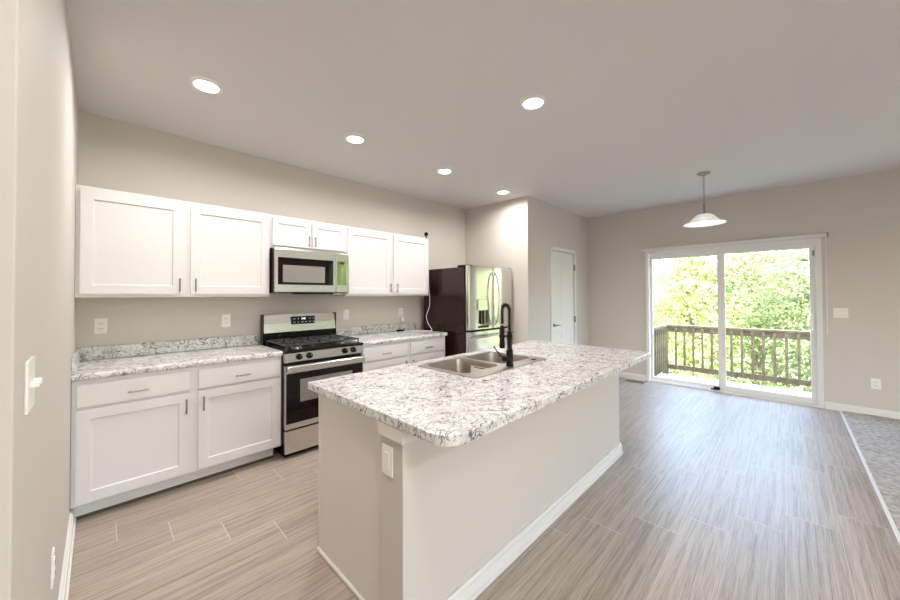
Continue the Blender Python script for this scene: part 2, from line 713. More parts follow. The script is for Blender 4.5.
fs = sash(0.66, DY1, XD+0.048, XD+0.085, 0.03, DZ, 0.04, 0.04, 0.085, 0.05, 'fixed_panel')
ss = sash(DY0, 0.705, XD+0.005, XD+0.045, 0.045, DZ, 0.085, 0.06, 0.075, 0.06, 'sliding_panel')
b = B()
b.box(XD-0.012, XD+0.005, -0.235, -0.205, 0.93, 1.14, 0.004)
b.tube([(XD-0.005, -0.215, 0.95), (XD-0.045, -0.205, 0.965), (XD-0.055, -0.195, 1.03), (XD-0.045, -0.205, 1.105), (XD-0.005, -0.215, 1.12)], 0.009, 10)
obj('door_handle', b, 'trim', ss, smooth=True)
obj('latch', B().box(XD-0.012, XD+0.006, -0.25, -0.23, 1.86, 1.93, 0.003), 'nickel', ss)
obj('foot_lock', B().box(XD-0.03, XD+0.005, 0.69, 0.76, 0.032, 0.075, 0.006).box(XD-0.045, XD-0.02, 0.74, 0.79, 0.032, 0.05, 0.004), 'rubber', D)

# blind headrail
hr = thing('blind_headrail', 'slim white blind headrail mounted across the top of the sliding patio door', 'blind rail', (XD-0.03, 0.64, 2.1))
obj('rail', B().box(XD-0.055, XD-0.004, -0.355, 1.645, 2.078, 2.118, 0.008).box(XD-0.06, XD-0.052, -0.355, 1.645, 2.074, 2.084, .002), 'trim', hr)
obj('end_cap', B().box(XD-0.062, XD-0.002, -0.368, -0.354, 2.074, 2.125, 0.004), 'nickel', hr)
obj('end_cap', B().box(XD-0.062, XD-0.002, 1.644, 1.655, 2.074, 2.122, 0.004), 'trim', hr)
obj('wand', B().cyl((XD-0.04, -0.345, 2.08), (XD-0.03, -0.345, 0.9), 0.004, n=8), 'cord', hr)

# ---- pantry door
P = struct('door_2', loc=(5.2, YE, 0))
b = B()
for (xa, xb, za, zb) in ((PX0-0.058, PX0, 0, PZ+0.058), (PX1, PX1+0.058, 0, PZ+0.058), (PX0, PX1, PZ, PZ+0.058)):
    b.box(xa, xb, YE-0.016, YE+0.02, za, zb, 0.004)
    b.box(xa+.012 if xb-xa < .1 else xa, xb-.012 if xb-xa < .1 else xb, YE-0.022, YE, za, zb-.012, 0.003)
obj('door_casing', b, 'trim', P)


def inset_panel_door(x0, x1, z0, z1, yf, th, panels, bev=0.003, slope=0.014, dep=0.009):
    """front at y=yf facing -Y, solid slab with recessed panels"""
    t = bmesh.new()
    xs = sorted({x0, x1, *[p[0] for p in panels], *[p[1] for p in panels]})
    zs = sorted({z0, z1, *[p[2] for p in panels], *[p[3] for p in panels]})
    V = {}
    for i, x in enumerate(xs):
        for j, z in enumerate(zs):
            V[i, j] = t.verts.new((x, yf, z))
    pf = []
    for i in range(len(xs)-1):
        for j in range(len(zs)-1):
            f = t.faces.new((V[i, j], V[i+1, j], V[i+1, j+1], V[i, j+1]))
            for p in panels:
                if xs[i] >= p[0]-1e-6 and xs[i+1] <= p[1]+1e-6 and zs[j] >= p[2]-1e-6 and zs[j+1] <= p[3]+1e-6:
                    pf.append((f, p))
    t.normal_update()
    for f, p in pf:
        bmesh.ops.inset_region(t, faces=[f], thickness=slope*0.35, depth=-dep*0.9)
        bmesh.ops.inset_region(t, faces=[f], thickness=slope*0.65, depth=-dep*0.1)
    # back and sides
    a = [t.verts.new((x, yf+th, z)) for x, z in ((x0, z0), (x1, z0), (x1, z1), (x0, z1))]
    t.faces.new(a[::-1])
    be = [e for e in t.edges if e.is_boundary and all(abs(v.co.y-yf) < 1e-6 for v in e.verts)]
    ext = bmesh.ops.extrude_edge_only(t, edges=be)
    for v in [g for g in ext['geom'] if isinstance(g, bmesh.types.BMVert)]:
        v.co.y = yf+th
    bmesh.ops.recalc_face_normals(t, faces=t.faces)
    b = B()
    b.merge(t)
    return b


dw = (PX0+0.003, PX1-0.003)
xm = (dw[0]+dw[1])/2
pd = obj('door_slab', inset_panel_door(dw[0], dw[1], 0.008, PZ-0.003, YE+0.004, 0.035,
         [(dw[0]+.11, xm-.045, 1.0, 1.92), (xm+.045, dw[1]-.11, 1.0, 1.92), (dw[0]+.11, xm-.045, 0.2, 0.82), (xm+.045, dw[1]-.11, 0.2, 0.82)], dep=.006, slope=.03), 'trim', P)
obj('door_handle', B().cyl((4.885, YE+.004, 0.92), (4.885, YE-0.005, 0.92), 0.028).cyl((4.885, YE, 0.92), (4.885, YE-0.05, 0.92), 0.01)
    .tube([(4.885, YE-0.05, 0.92), (4.93, YE-0.052, 0.922), (4.985, YE-0.05, 0.918)], [0.011, 0.009, 0.008]), 'nickel', pd, smooth=True)
for z in (1.84, 0.98, 0.25):
    obj('hinge', B().box(PX1-0.014, PX1+0.010, YE-0.024, YE-0.001, z-0.05, z+0.05, 0.002).cyl((PX1-0.002, YE-0.026, z-0.052), (PX1-0.002, YE-0.026, z+0.052), 0.006, n=8), 'nickel', pd)


# ---- living room window further right, and one added behind the camera for light
def window(name, axis, a0, a1, z0, z1, pos, sgn):
    w = struct(name, loc=(pos, (a0+a1)/2, z0) if axis == 'x' else ((a0+a1)/2, pos, z0))
    def bx(b, u0, u1, d0, d1, za, zb, bev=.003):
        d0, d1 = sorted((pos+sgn*d0, pos+sgn*d1))
        if axis == 'x':
            b.box(d0, d1, u0, u1, za, zb, bev)
        else:
            b.box(u0, u1, d0, d1, za, zb, bev)
    f = B()
    bx(f, a0-.06, a0+.03, -.015, .08, z0-.02, z1+.06)
    bx(f, a1-.03, a1+.06, -.015, .08, z0-.02, z1+.06)
    bx(f, a0, a1, -.015, .08, z1-.03, z1+.06)
    bx(f, a0-.09, a1+.09, -.05, .08, z0-.03, z0+.03)
    am = (a0+a1)/2
    bx(f, am-.03, am+.03, .02, .08, z0, z1)
    bx(f, a0, a1, .03, .08, (z0+z1)/2-.02, (z0+z1)/2+.02)
    fo = obj('window_frame', f, 'trim', w)
    g = B()
    bx(g, a0, a1, .05, .056, z0, z1, 0)
    obj('glass_pane', g, 'glass', w)


window('window_1', 'x', WY0, WY1, WZ0, WZ1, XD, 1)
window('added_window', 'y', BX0, BX1, 0.5, 2.25, YB, -1)  # unseen, put in the back wall to let daylight in


def portal(name, loc, rot, sx, sy):
    l = bpy.data.lights.new(name, 'AREA')
    l.shape = 'RECTANGLE'
    l.size, l.size_y = sx, sy
    l.cycles.is_portal = True
    o = bpy.data.objects.new(name, l)
    COL.objects.link(o)
    o.location = loc
    o.rotation_euler = rot


portal('daylight_portal', (XD+T+0.05, (DY0+DY1)/2, 1.0), (0, rad(90), 0), 2.0, DY1-DY0)
portal('daylight_portal', (XD+T+0.05, (WY0+WY1)/2, (WZ0+WZ1)/2), (0, rad(90), 0), WZ1-WZ0, WY1-WY0)
portal('daylight_portal', ((BX0+BX1)/2, YB-T-0.05, 1.375), (rad(-90), 0, 0), BX1-BX0, 1.75)

# ---------------------------------------------------------------- cabinets
YU, YBF = 3.403, 3.103       # face frames of wall and base cabinets


def bar_pull(parent, x, y, z, vertical, L=0.104):
    b = B()
    if vertical:
        a, c = (x, y-0.026, z-L/2), (x, y-0.026, z+L/2)
        posts = [(x, z-L/2+.014), (x, z+L/2-.014)]
    else:
        a, c = (x-L/2, y-0.026, z), (x+L/2, y-0.026, z)
        posts = [(x-L/2+.014, z), (x+L/2-.014, z)]
    b.cyl(a, c, 0.0052, n=10)
    for px, pz in posts:
        b.cyl((px, y-0.026, pz), (px, y+0.001, pz), 0.004, n=8)
    obj('handle', b, 'nickel', parent, smooth=True, label='satin nickel bar handle')


def cab_door(parent, x0, x1, z0, z1, yf, hx, hz, r=0.062):
    d = obj('door', inset_panel_door(x0, x1, z0, z1, yf-0.019, 0.019, [(x0+r, x1-r, z0+r, z1-r)], slope=0.02, dep=0.009), 'white', parent)
    if hx is not None:
        bar_pull(d, hx, yf-0.019, hz, True)
    return d


def drawer(parent, x0, x1, z0, z1, yf):
    d = obj('drawer', B().box(x0, x1, yf-0.019, yf-0.0005, z0, z1, 0.004, 3), 'white', parent)
    bar_pull(d, (x0+x1)/2, yf-0.019, (z0+z1)/2-.01, False)


def face_frame(b, x0, x1, z0, z1, yf, stiles, rails, w=0.04):
    for s0, s1 in stiles:
        b.box(s0, s1, yf, yf+0.019, z0, z1)
    for r0, r1 in rails:
        b.box(x0, x1, yf+.0005, yf+0.0185, r0, r1)


def wall_cab(x0, x1, z0, z1, doors, label):
    t = thing('wall_cabinet', label, 'cabinet', ((x0+x1)/2, YK, z0))
    b = B()
    b.box(x0, x1, YU, YK, z0, z1, 0.0015)
    obj('body', b, 'white', t)
    for (a, c, hx, hz) in doors:
        cab_door(t, a, c, z0+0.024, z1-0.026, YU, hx, hz, 0.062 if z1-z0 > .5 else 0.05)
    return t


wall_cab(-0.112, 1.1, 1.383, 2.145, [(-0.092, 0.462, 0.441, 1.478), (0.510, 1.088, 0.541, 1.478)],
         'white double-door wall cabinet left of the microwave, in the room corner')
wall_cab(1.101, 1.862, 1.838, 2.145, [(1.121, 1.478, 1.455, 1.925), (1.492, 1.846, 1.517, 1.925)],
         'short white wall cabinet directly above the microwave')
wall_cab(1.863, 3.066, 1.383, 2.145, [(1.885, 2.448, 2.433, 1.478), (2.490, 3.046, 2.532, 1.478)],
         'white double-door wall cabinet between microwave and refrigerator')


def base_cab(x0, x1, sec, label, yb=YK):
    t = thing('base_cabinet', label, 'cabinet', ((x0+x1)/2, yb, 0))
    obj('body', B().box(x0, x1, YBF, yb-.002, 0.108, 0.876, 0.0015), 'white', t)
    obj('toe_kick', B().box(x0, x1-.04, YBF+0.075, YBF+0.095, 0.0, 0.108), 'white', t)
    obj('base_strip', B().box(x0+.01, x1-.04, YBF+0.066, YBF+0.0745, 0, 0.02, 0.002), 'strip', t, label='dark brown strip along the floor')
    for (a, c, hx) in sec:
        drawer(t, a, c, 0.71, 0.846, YBF)
        cab_door(t, a, c, 0.126, 0.694, YBF, hx, 0.603)
    return t


base_cab(-0.112, 1.1, [(-0.092, 0.468, 0.443), (0.516, 1.084, 0.545)],
         'white base cabinet with two drawers and two doors, left of the range')
base_cab(1.863, 3.078, [(1.885, 2.448, 2.425), (2.508, 3.052, 2.53)],
         'white base cabinet between the range and the dark refrigerator')


def counter(x0, x1, side, label):
    t = thing('countertop', label, 'countertop', ((x0+x1)/2, YK, 0.876))
    b = B()
    # rolled front edge profile swept along x
    prof = [(YK-.001, 0.8765), (YBF+0.01, 0.8765), (YBF-0.018, 0.8765), (YBF-0.024, 0.880), (YBF-0.027, 0.888), (YBF-0.027, 0.903),
            (YBF-0.023, 0.911), (YBF-0.014, 0.9155), (YBF-0.002, 0.917), (YK-.001, 0.917)]
    tb = bmesh.new()
    A = [tb.verts.new((x0, y, z)) for y, z in prof]
    C = [tb.verts.new((x1, y, z)) for y, z in prof]
    tb.faces.new(A)
    tb.faces.new(C[::-1])
    for i in range(len(prof)):
        j = (i+1) % len(prof)
        tb.faces.new((A[i], A[j], C[j], C[i]))
    bmesh.ops.recalc_face_normals(tb, faces=tb.faces)
    b.merge(tb)
    obj('worktop', b, 'stone', t)
    obj('backsplash', B().box(x0+(0.02 if side else 0), x1, YK-0.02, YK-.001, 0.9175, 1.016, 0.003), 'stone', t)
    if side:
        obj('side_splash', B().box(x0, x0+0.019, YBF-0.02, YK-.001, 0.9175, 1.016, 0.003), 'stone', t)


counter(XL+.001, 1.1, True, 'speckled grey and white countertop left of the range, with backsplash')
counter(1.863, 3.095, False, 'speckled grey and white countertop between range and refrigerator')

# ---------------------------------------------------------------- range
RX0, RX1 = 1.105, 1.857
rg = thing('gas_range', 'stainless steel gas range with black oven window between the base cabinets', 'stove', (1.48, 3.35, 0))
obj('body', B().box(RX0, RX1, 3.075, 3.66, 0.02, 0.90, 0.004).box(RX0+.02, RX1-.02, 3.10, 3.66, 0.0, 0.03), 'black', rg)
obj('storage_drawer', B().box(RX0+0.002, RX1-0.002, 3.035, 3.074, 0.045, 0.238, 0.006), 'steel', rg)
od = obj('oven_door', B().box(RX0+0.002, RX1-0.002, 3.038, 3.074, 0.252, 0.79, 0.005).box(RX0+0.002, RX1-0.002, 3.03, 3.045, 0.252, 0.300, 0.004)
         .box(RX0+.002, RX1-.002, 3.03, 3.045, 0.722, 0.79, .004), 'steel', rg)
ow = obj('oven_window', B().box(RX0+0.012, RX1-0.012, 3.029, 3.039, 0.298, 0.724, 0.002), 'bglass', od)
obj('inner_window', B().box(RX0+0.125, RX1-0.125, 3.0275, 3.030, 0.47, 0.665, 0.001), 'mwglass', ow)
obj('handle', B().box(RX0+0.004, RX1-0.004, 2.985, 3.003, 0.735, 0.79, 0.008, 3).box(RX0+0.02, RX0+0.05, 3.0, 3.035, 0.745, 0.78, 0.003).box(RX1-0.05, RX1-0.02, 3.0, 3.035, 0.745, 0.78, 0.003), 'steel', od)
cp = obj('control_panel', B().box(RX0-0.002, RX1+0.002, 3.035, 3.074, 0.818, 0.897, 0.004), 'steel', rg)
for x in (1.222, 1.312, 1.654, 1.744):
    k = obj('knob', B().cyl((x, 3.035, 0.861), (x, 3.029, 0.861), 0.027, n=24).cyl((x, 3.03, 0.861), (x, 3.002, 0.861), 0.023, 0.019, n=24).box(x-0.004, x+0.004, 2.994, 3.01, 0.842, 0.880, 0.002), 'black', cp, smooth=True)
    obj('pointer', B().box(x-0.0015, x+0.0015, 2.9925, 2.995, 0.862, 0.879), 'steel', k)
ck = obj('cooktop', B().box(RX0-0.003, RX1+0.003, 3.03, 3.655, 0.899, 0.918, 0.005).box(RX0+.03, RX1-.03, 3.06, 3.60, 0.916, 0.921, 0.002), 'black', rg)
for bx_, by_, r_ in ((1.26, 3.19, 0.05), (1.26, 3.47, 0.038), (1.48, 3.33, 0.042), (1.70, 3.19, 0.045), (1.70, 3.47, 0.038)):
    bu = obj('burner', B().lathe((bx_, by_, 0.921), [(r_, 0), (r_, 0.008), (r_*0.85, 0.012)], 24, cap1=True), 'steel', ck, smooth=True)
    obj('burner_cap', B().lathe((bx_, by_, 0.933), [(r_*0.78, 0), (r_*0.78, 0.005), (r_*0.6, 0.008)], 24, cap1=True), 'iron', bu, smooth=True)


def grate(x0, x1, y0, y1):
    b = B()
    z0, z1, w = 0.950, 0.963, 0.009
    for x in (x0, x1-w):
        b.box(x, x+w, y0, y1, z0, z1, 0.003)
    for y in (y0, (y0+y1)/2-w/2, y1-w):
        b.box(x0, x1, y, y+w, z0, z1, 0.003)
    xm = (x0+x1)/2
    for yc in ((y0*3+y1)/4, (y0+3*y1)/4):
        for dx, dy in ((1, 0), (-1, 0), (0, 1), (0, -1), (.7, .7), (-.7, .7), (.7, -.7), (-.7, -.7)):
            h = (x1-x0)/2-0.004 if dy == 0 else (y1-y0)/4-.004
            if abs(dx) == .7:
                h = min((x1-x0)/2, (y1-y0)/4)*1.3
            b.tube([(xm+dx*0.022, yc+dy*0.022, z1-0.004), (xm+dx*h, yc+dy*h, z1-0.004)], 0.0048, 6)
    for x in (x0+.005, x1-.005):
        for y in (y0+.005, y1-.005):
            b.cyl((x, y, 0.9195), (x, y, z0+.004), 0.006, n=8)
    obj('grate', b, 'iron', rg)


gw = (RX1-RX0-0.05)/3
for i in range(3):
    grate(RX0+0.025+gw*i+.002, RX0+0.025+gw*(i+1)-.002, 3.075, 3.585)
b = B()
b.box(RX0+0.004, RX1-0.004, 3.612, 3.668, 0.90, 1.03, 0.003)
bg = obj('backguard', b, 'black', rg)
t = bmesh.new()
# steel fascia, leaning back a little, crowned top
n = 24
vf, vb = [], []
for i in range(n+1):
    u = i/n
    x = RX0+0.008+u*(RX1-RX0-0.016)
    zt = 1.196+0.010*math.sin(PI*u)
    vf.append((t.verts.new((x, 3.598, 1.028)), t.verts.new((x, 3.606, (1.028+zt)/2)), t.verts.new((x, 3.622, zt))))
    vb.append((t.verts.new((x, 3.66, 1.028)), t.verts.new((x, 3.66, (1.028+zt)/2)), t.verts.new((x, 3.66, zt))))
for i in range(n):
    for k in (0, 1):
        t.faces.new((vf[i][k], vf[i+1][k], vf[i+1][k+1], vf[i][k+1]))
        t.faces.new((vb[i][k], vb[i][k+1], vb[i+1][k+1], vb[i+1][k]))
    t.faces.new((vf[i][2], vf[i+1][2], vb[i+1][2], vb[i][2]))
    t.faces.new((vf[i][0], vb[i][0], vb[i+1][0], vf[i+1][0]))
for q in (0, n):
    for k in (0, 1):
        t.faces.new((vf[q][k], vf[q][k+1], vb[q][k+1], vb[q][k]))
bmesh.ops.recalc_face_normals(t, faces=t.faces)
b = B()
b.merge(t)
fa = obj('fascia', b, 'steel', bg)
obj('side_cap', B().box(RX0-0.002, RX0+0.009, 3.596, 3.672, 0.93, 1.207, 0.003), 'black', bg)
obj('side_cap', B().box(RX1-0.009, RX1+0.000, 3.596, 3.672, 0.93, 1.207, 0.003), 'black', bg)
dp = obj('display', B().box(1.372, 1.615, 3.598, 3.612, 1.098, 1.178, 0.002), 'bglass', fa)
b = B()
for i, s_ in enumerate(((0, 1, 1, 1, 1, 1, 0), (1, 0, 1, 1, 1, 1, 1), (1, 1, 1, 1, 1, 1, 1))):
    # clock digits, 3 seven-segment characters
    ox = 1.475+i*0.014
    seg = [(0, .008, .0155, .017), (.0, .0012, .0085, .0165), (.0068, .008, .0085, .0165), (0, .008, .0075, .009), (.0, .0012, 0, .008), (.0068, .008, 0, .008), (0, .008, -.0008, .0007)]
    for on, (a, c, d, e) in zip(s_, seg):
        if on:
            b.box(ox+a, ox+c, 3.5965, 3.599, 1.146+d, 1.146+e)
obj('digits', b, 'digits', dp)
for r_ in range(2):
    for i in range(6):
        x = 1.392+i*0.040
        if r_ == 1 and i in (2, 3):
            continue
        obj('button', B().box(x, x+0.018, 3.5968, 3.599, 1.115+r_*0.034, 1.123+r_*0.034, 0.001), 'steel', dp)

# ---------------------------------------------------------------- microwave
mw = thing('microwave', 'stainless over-the-range microwave with dark window and glossy control strip', 'microwave', (1.48, YK, 1.42))
obj('body', B().box(1.112, 1.852, 3.345, YK-.001, 1.416, 1.835, 0.004), 'fridge_side', mw)
md = obj('door', B().box(1.114, 1.708, 3.312, 3.344, 1.424, 1.826, 0.005), 'steel', mw)
obj('door_window', B().box(1.142, 1.676, 3.3085, 3.313, 1.494, 1.746, 0.001), 'bglass', md)
obj('screen', B().box(1.183, 1.586, 3.307, 3.309, 1.517, 1.676), 'mwglass', md)
obj('handle', B().box(1.618, 1.640, 3.298, 3.309, 1.50, 1.738, 0.004), 'bglass', md)
mc = obj('control_panel', B().box(1.711, 1.852, 3.312, 3.344, 1.424, 1.826, 0.005), 'steel', mw)
ks = obj('key_pad', B().box(1.720, 1.822, 3.309, 3.313, 1.498, 1.744, 0.001), 'padglass', mc)
obj('display', B().box(1.745, 1.795, 3.3075, 3.3095, 1.712, 1.732), 'bglass', ks)
obj('vent_grille', B().box(1.30, 1.68, 3.33, 3.40, 1.404, 1.4155, 0.002), 'black', mw)
obj('lamp_bracket', B().box(1.70, 1.83, 3.36, 3.44, 1.400, 1.4155, 0.003), 'steel', mw)
obj('top_vent', B().box(1.13, 1.80, 3.325, 3.36, 1.8275, 1.836, 0.001), 'steel', mw)

# ---------------------------------------------------------------- refrigerator
FX0, FX1 = 3.172, 4.105
fr = thing('refrigerator', 'stainless french-door refrigerator with dark sides and water dispenser', 'refrigerator', (3.64, 3.3, 0))
obj('body', B().box(FX0, FX1, 2.855, 3.62, 0.03, 1.742, 0.006).box(FX0+.03, FX1-.03, 2.9, 3.58, 0, 0.04), 'fridge_side', fr)
obj('gasket', B().box(FX0+0.01, FX1-0.01, 2.832, 2.856, 0.06, 1.752), 'rubber', fr)
obj('hinge_cover', B().box(FX0+0.005, FX0+0.10, 2.80, 2.98, 1.743, 1.768, 0.006), 'rubber', fr)
obj('hinge_cover', B().box(FX1-0.10, FX1-0.005, 2.80, 2.98, 1.743, 1.768, 0.006), 'rubber', fr)


def fdoor(x0, x1, z0, z1, hole=None):
    """door with a gently bowed front (bow over the whole width of the fridge)"""
    t = bmesh.new()
    cx, hw = (FX0+FX1)/2, (FX1-FX0)/2
    N_ = 14
    xs = [x0+(x1-x0)*i/N_ for i in range(N_+1)]
    zs = [z0, z1]
    if hole:
        xs = sorted(set([x for x in xs if not hole[0]-.02 < x < hole[1]+.02]+[hole[0], hole[1]]))
        zs = [z0, hole[2], hole[3], z1]

    def yf(x):
        e = min(x-x0, x1-x)
        r = 0.012
        rd = r-math.sqrt(max(0, r*r-max(0, r-e)**2)) if e < r else 0
        return 2.785-0.020*(1-((x-cx)/hw)**2)+rd
    xs = sorted(set(xs+[x0+.003, x0+.008, x1-.003, x1-.008]))
    V = [[t.verts.new((x, yf(x), z)) for z in zs] for x in xs]
    rec = None
    for i in range(len(xs)-1):
        for j in range(len(zs)-1):
            if hole and j == 1 and xs[i] >= hole[0]-1e-6 and xs[i+1] <= hole[1]+1e-6:
                rec = (V[i][j], V[i+1][j], V[i+1][j+1], V[i][j+1])
                continue
            t.faces.new((V[i][j], V[i+1][j], V[i+1][j+1], V[i][j+1]))
    Bk = [[t.verts.new((x, 2.832, z)) for z in (z0, z1)] for x in (x0, x1)]
    t.faces.new((Bk[0][0], Bk[0][1], Bk[1][1], Bk[1][0]))
    t.faces.new([V[0][j] for j in range(len(zs))]+[Bk[0][1], Bk[0][0]])
    t.faces.new([V[-1][j] for j in range(len(zs))]+[Bk[1][1], Bk[1][0]])
    t.faces.new([V[i][0] for i in range(len(xs))]+[Bk[1][0], Bk[0][0]])
    t.faces.new([V[i][-1] for i in range(len(xs))]+[Bk[1][1], Bk[0][1]])
    bmesh.ops.recalc_face_normals(t, faces=t.faces)
    b = B()
    b.merge(t)
    if hole:
        x, X, z, Z = hole
        yb = 2.826
        for q in ((x, x+.003, z, Z), (X-.003, X, z, Z), (x, X, z, z+.003), (x, X, Z-.003, Z)):
            b.box(q[0], q[1], 2.772, yb, q[2], q[3])
        b.box(x, X, yb, yb+.004, z, Z)
    return b


fl = obj('door', fdoor(FX0, 3.632, 0.955, 1.760, (3.33, 3.545, 0.965+.005, 1.20)), 'fridge_steel', fr, smooth=True)
frd = obj('door', fdoor(3.638, FX1, 0.955, 1.760), 'fridge_steel', fr, smooth=True)
fz = obj('freezer_drawer', fdoor(FX0, FX1, 0.06, 0.930), 'fridge_steel', fr, smooth=True)
di = obj('dispenser', B().box(3.322, 3.553, 2.755, 2.775, 1.195, 1.335, 0.004), 'fridge_steel', fl)
obj('paddle', B().box(3.40, 3.425, 2.79, 2.805, 1.02, 1.19, 0.003).box(3.455, 3.48, 2.79, 2.805, 1.02, 1.19, 0.003), 'rubber', di)
obj('drip_tray', B().box(3.34, 3.535, 2.775, 2.824, 0.972, 0.984, 0.002), 'rubber', di)


def fhandle(x, par, bow):
    pts = []
    for i in range(13):
        u = i/12
        z = 1.0+u*0.68
        pts.append((x+bow*math.sin(PI*u), 2.762-0.052*math.sin(PI*u)**0.6-0.002, z))
    b = B()
    b.tube(pts, 0.0115, 10)
    obj('handle', b, 'steel', par, smooth=True)


fhandle(3.598, fl, -0.02)
fhandle(3.676, frd, 0.02)
b = B()
b.tube([(FX0+0.06, 2.775, 0.865), (FX0+0.06, 2.725, 0.868), (FX0+0.09, 2.715, 0.868), (3.64, 2.705, 0.868), (FX1-0.09, 2.715, 0.868), (FX1-0.06, 2.725, 0.868), (FX1-0.06, 2.775, 0.865)], 0.0125, 10)
obj('handle', b, 'steel', fz, smooth=True)
obj('grille', B().box(FX0+0.01, FX1-0.01, 2.80, 2.86, 0.008, 0.055, 0.003), 'rubber', fr)

# ---------------------------------------------------------------- island
isl = thing('kitchen_island', 'beige kitchen island base with white baseboard in the middle of the floor', 'kitchen island', (2.0, 1.4, 0))
KX0, KX1, KY0, KY1 = 0.822, 3.205, 1.062, 1.215
obj('knee_wall', B().box(KX0, KX1, KY0, KY1, 0, 0.8755, 0.003), 'wall', isl)
obj('top_trim', B().box(KX0-0.014, KX1+0.014, KY0-0.014, KY1-.0005, 0.822, 0.8757, 0.002), 'panel', isl)
ib = obj('cabinet_body', B().box(0.868, 1.48, KY1+.0005, 1.815, 0.108, 0.8755).box(2.33, 3.17, KY1+.0005, 1.815, 0.108, 0.8755).box(1.48, 2.33, 1.796, 1.815, 0.108, 0.8755).box(1.48, 2.33, KY1+.0005, 1.796, 0.108, 0.13).box(0.868, 3.17, KY1+.001, 1.745, 0.0, 0.108), 'white', isl)
obj('end_panel', B().box(0.853, 0.8675, KY1+.0005, 1.845, 0, 0.8755, 0.001).box(0.850, 0.857, 1.822, 1.848, 0, 0.8755, 0.0015), 'panel', isl)
b = B()
for t_, z in ((0.012, 0.092), (0.018, 0.072), (0.028, 0.02)):
    b.box(KX0-0.002, KX1+t_, KY0-t_, KY0-.0002, 0.0, z, 0.002)
    b.box(KX1+.0002, KX1+t_, KY0-t_, KY1, 0.0, z, 0.002)
obj('baseboard', b, 'trim', isl)
obj('shoe_molding', B().box(KX0-0.013, KX0-.0003, KY0-0.028, KY1, 0, 0.022, 0.005).box(0.839, 0.8525, KY1, 1.848, 0, 0.022, 0.005), 'trim', isl)
# kitchen side doors
for i, (a, c) in enumerate(((0.89, 1.44), (1.47, 1.91), (1.93, 2.37), (2.40, 3.15))):
    q = inset_panel_door(a, c, 0.126, 0.694 if i in (0, 3) else 0.85, 0, 0.019, [(a+.06, c-.06, 0.186, (0.694 if i in (0, 3) else 0.85)-.06)], slope=.02)
    for v in q.bm.verts:
        v.co.y = 1.8345-v.co.y
    bmesh.ops.reverse_faces(q.bm, faces=q.bm.faces)
    obj('door', q, 'white', isl)
    if i in (0, 3):
        obj('drawer', B().box(a, c, 1.8155, 1.8345, 0.71, 0.85, 0.003), 'white', isl)

# island top with cut-out
IT = thing('island_countertop', 'large speckled white and grey countertop with rounded corners on the island', 'countertop', (2.0, 1.34, 0.876))
outer = rrect(0.807, 3.19, 0.797, 1.889, [0.085, 0.06, 0.02, 0.004], 10)
hole = rrect(1.505, 2.305, 1.285, 1.765, 0.05, 6)
b = B()
b.prism(outer, 0.879, 0.9135, [hole])
ins = rrect(0.811, 3.186, 0.801, 1.885, [0.082, 0.057, 0.018, 0.003], 10)
# softened upper and lower arris
t = bmesh.new()
for (zA, zB, lo, hi) in ((0.9135, 0.9165, outer, ins), (0.879, 0.876, outer, ins)):
    a = [t.verts.new((x, y, zA)) for x, y in lo]
    c = [t.verts.new((x, y, zB)) for x, y in hi]
    for i in range(len(a)):
        j = (i+1) % len(a)
        t.faces.new((a[i], a[j], c[j], c[i]))
bmesh.ops.recalc_face_normals(t, faces=t.faces)
t2 = bmesh.new()
es = []
for lp in (ins, hole):
    vs = [t2.verts.new((x, y, 0.9165)) for x, y in lp]
    es += [t2.edges.new((vs[i], vs[(i+1) % len(vs)])) for i in range(len(vs))]
bmesh.ops.triangle_fill(t2, use_beauty=True, edges=es)
for f in t2.faces:
    f.normal_update()
    if f.normal.z < 0:
        f.normal_flip()
b.merge(t2)
b.merge(t)
obj('slab', b, 'stone', IT)

# sink
SZ = 0.9172
sk = thing('double_bowl_sink', 'stainless steel double bowl sink set into the island countertop', 'sink', (1.905, 1.52, 0.917))
ro = rrect(1.488, 2.322, 1.262, 1.780, 0.035, 6)
bowls = [(1.530, 1.888, 1.372, 1.748), (1.926, 2.284, 1.372, 1.748)]
holes = [rrect(*q, 0.055, 8) for q in bowls]
rim = B().prism(ro, SZ, SZ+0.004, holes)
obj('rim', rim, 'sink', sk)
for q, h in zip(bowls, holes):
    x0, x1, y0, y1 = q
    t = bmesh.new()
    levels = [(0, SZ+.001, 0.055), (0.004, SZ-0.02, 0.055), (0.012, SZ-0.15, 0.055), (0.02, SZ-0.175, 0.05), (0.045, SZ-0.188, 0.04), (0.13, SZ-0.192, 0.03)]
    rs = []
    for ins_, z, r_ in levels:
        rs.append([t.verts.new((x, y, z)) for x, y in rrect(x0+ins_, x1-ins_, y0+ins_, y1-ins_, r_, 8)])
    for a, c in zip(rs, rs[1:]):
        for i in range(len(a)):
            j = (i+1) % len(a)
            t.faces.new((a[i], a[j], c[j], c[i]))
    t.faces.new(rs[-1])
    for f in t.faces:
        f.normal_update()
    bmesh.ops.recalc_face_normals(t, faces=t.faces)
    bmesh.ops.reverse_faces(t, faces=t.faces)
    bb = B()
    bb.merge(t)
    bo = obj('bowl', bb, 'sink', sk, smooth=True)
    cx, cy = (x0+x1)/2, (y0+y1)/2
    obj('drain', B().lathe((cx, cy, SZ-0.191), [(0.045, 0), (0.042, 0.002), (0.03, 0.0005), (0.01, 0.0008)], 24, cap1=True), 'rubber', bo, smooth=True)
obj('hole_cap', B().lathe((2.212, 1.318, SZ+0.004), [(0.019, 0), (0.018, 0.003), (0.008, 0.005)], 20, cap1=True), 'rubber', sk)

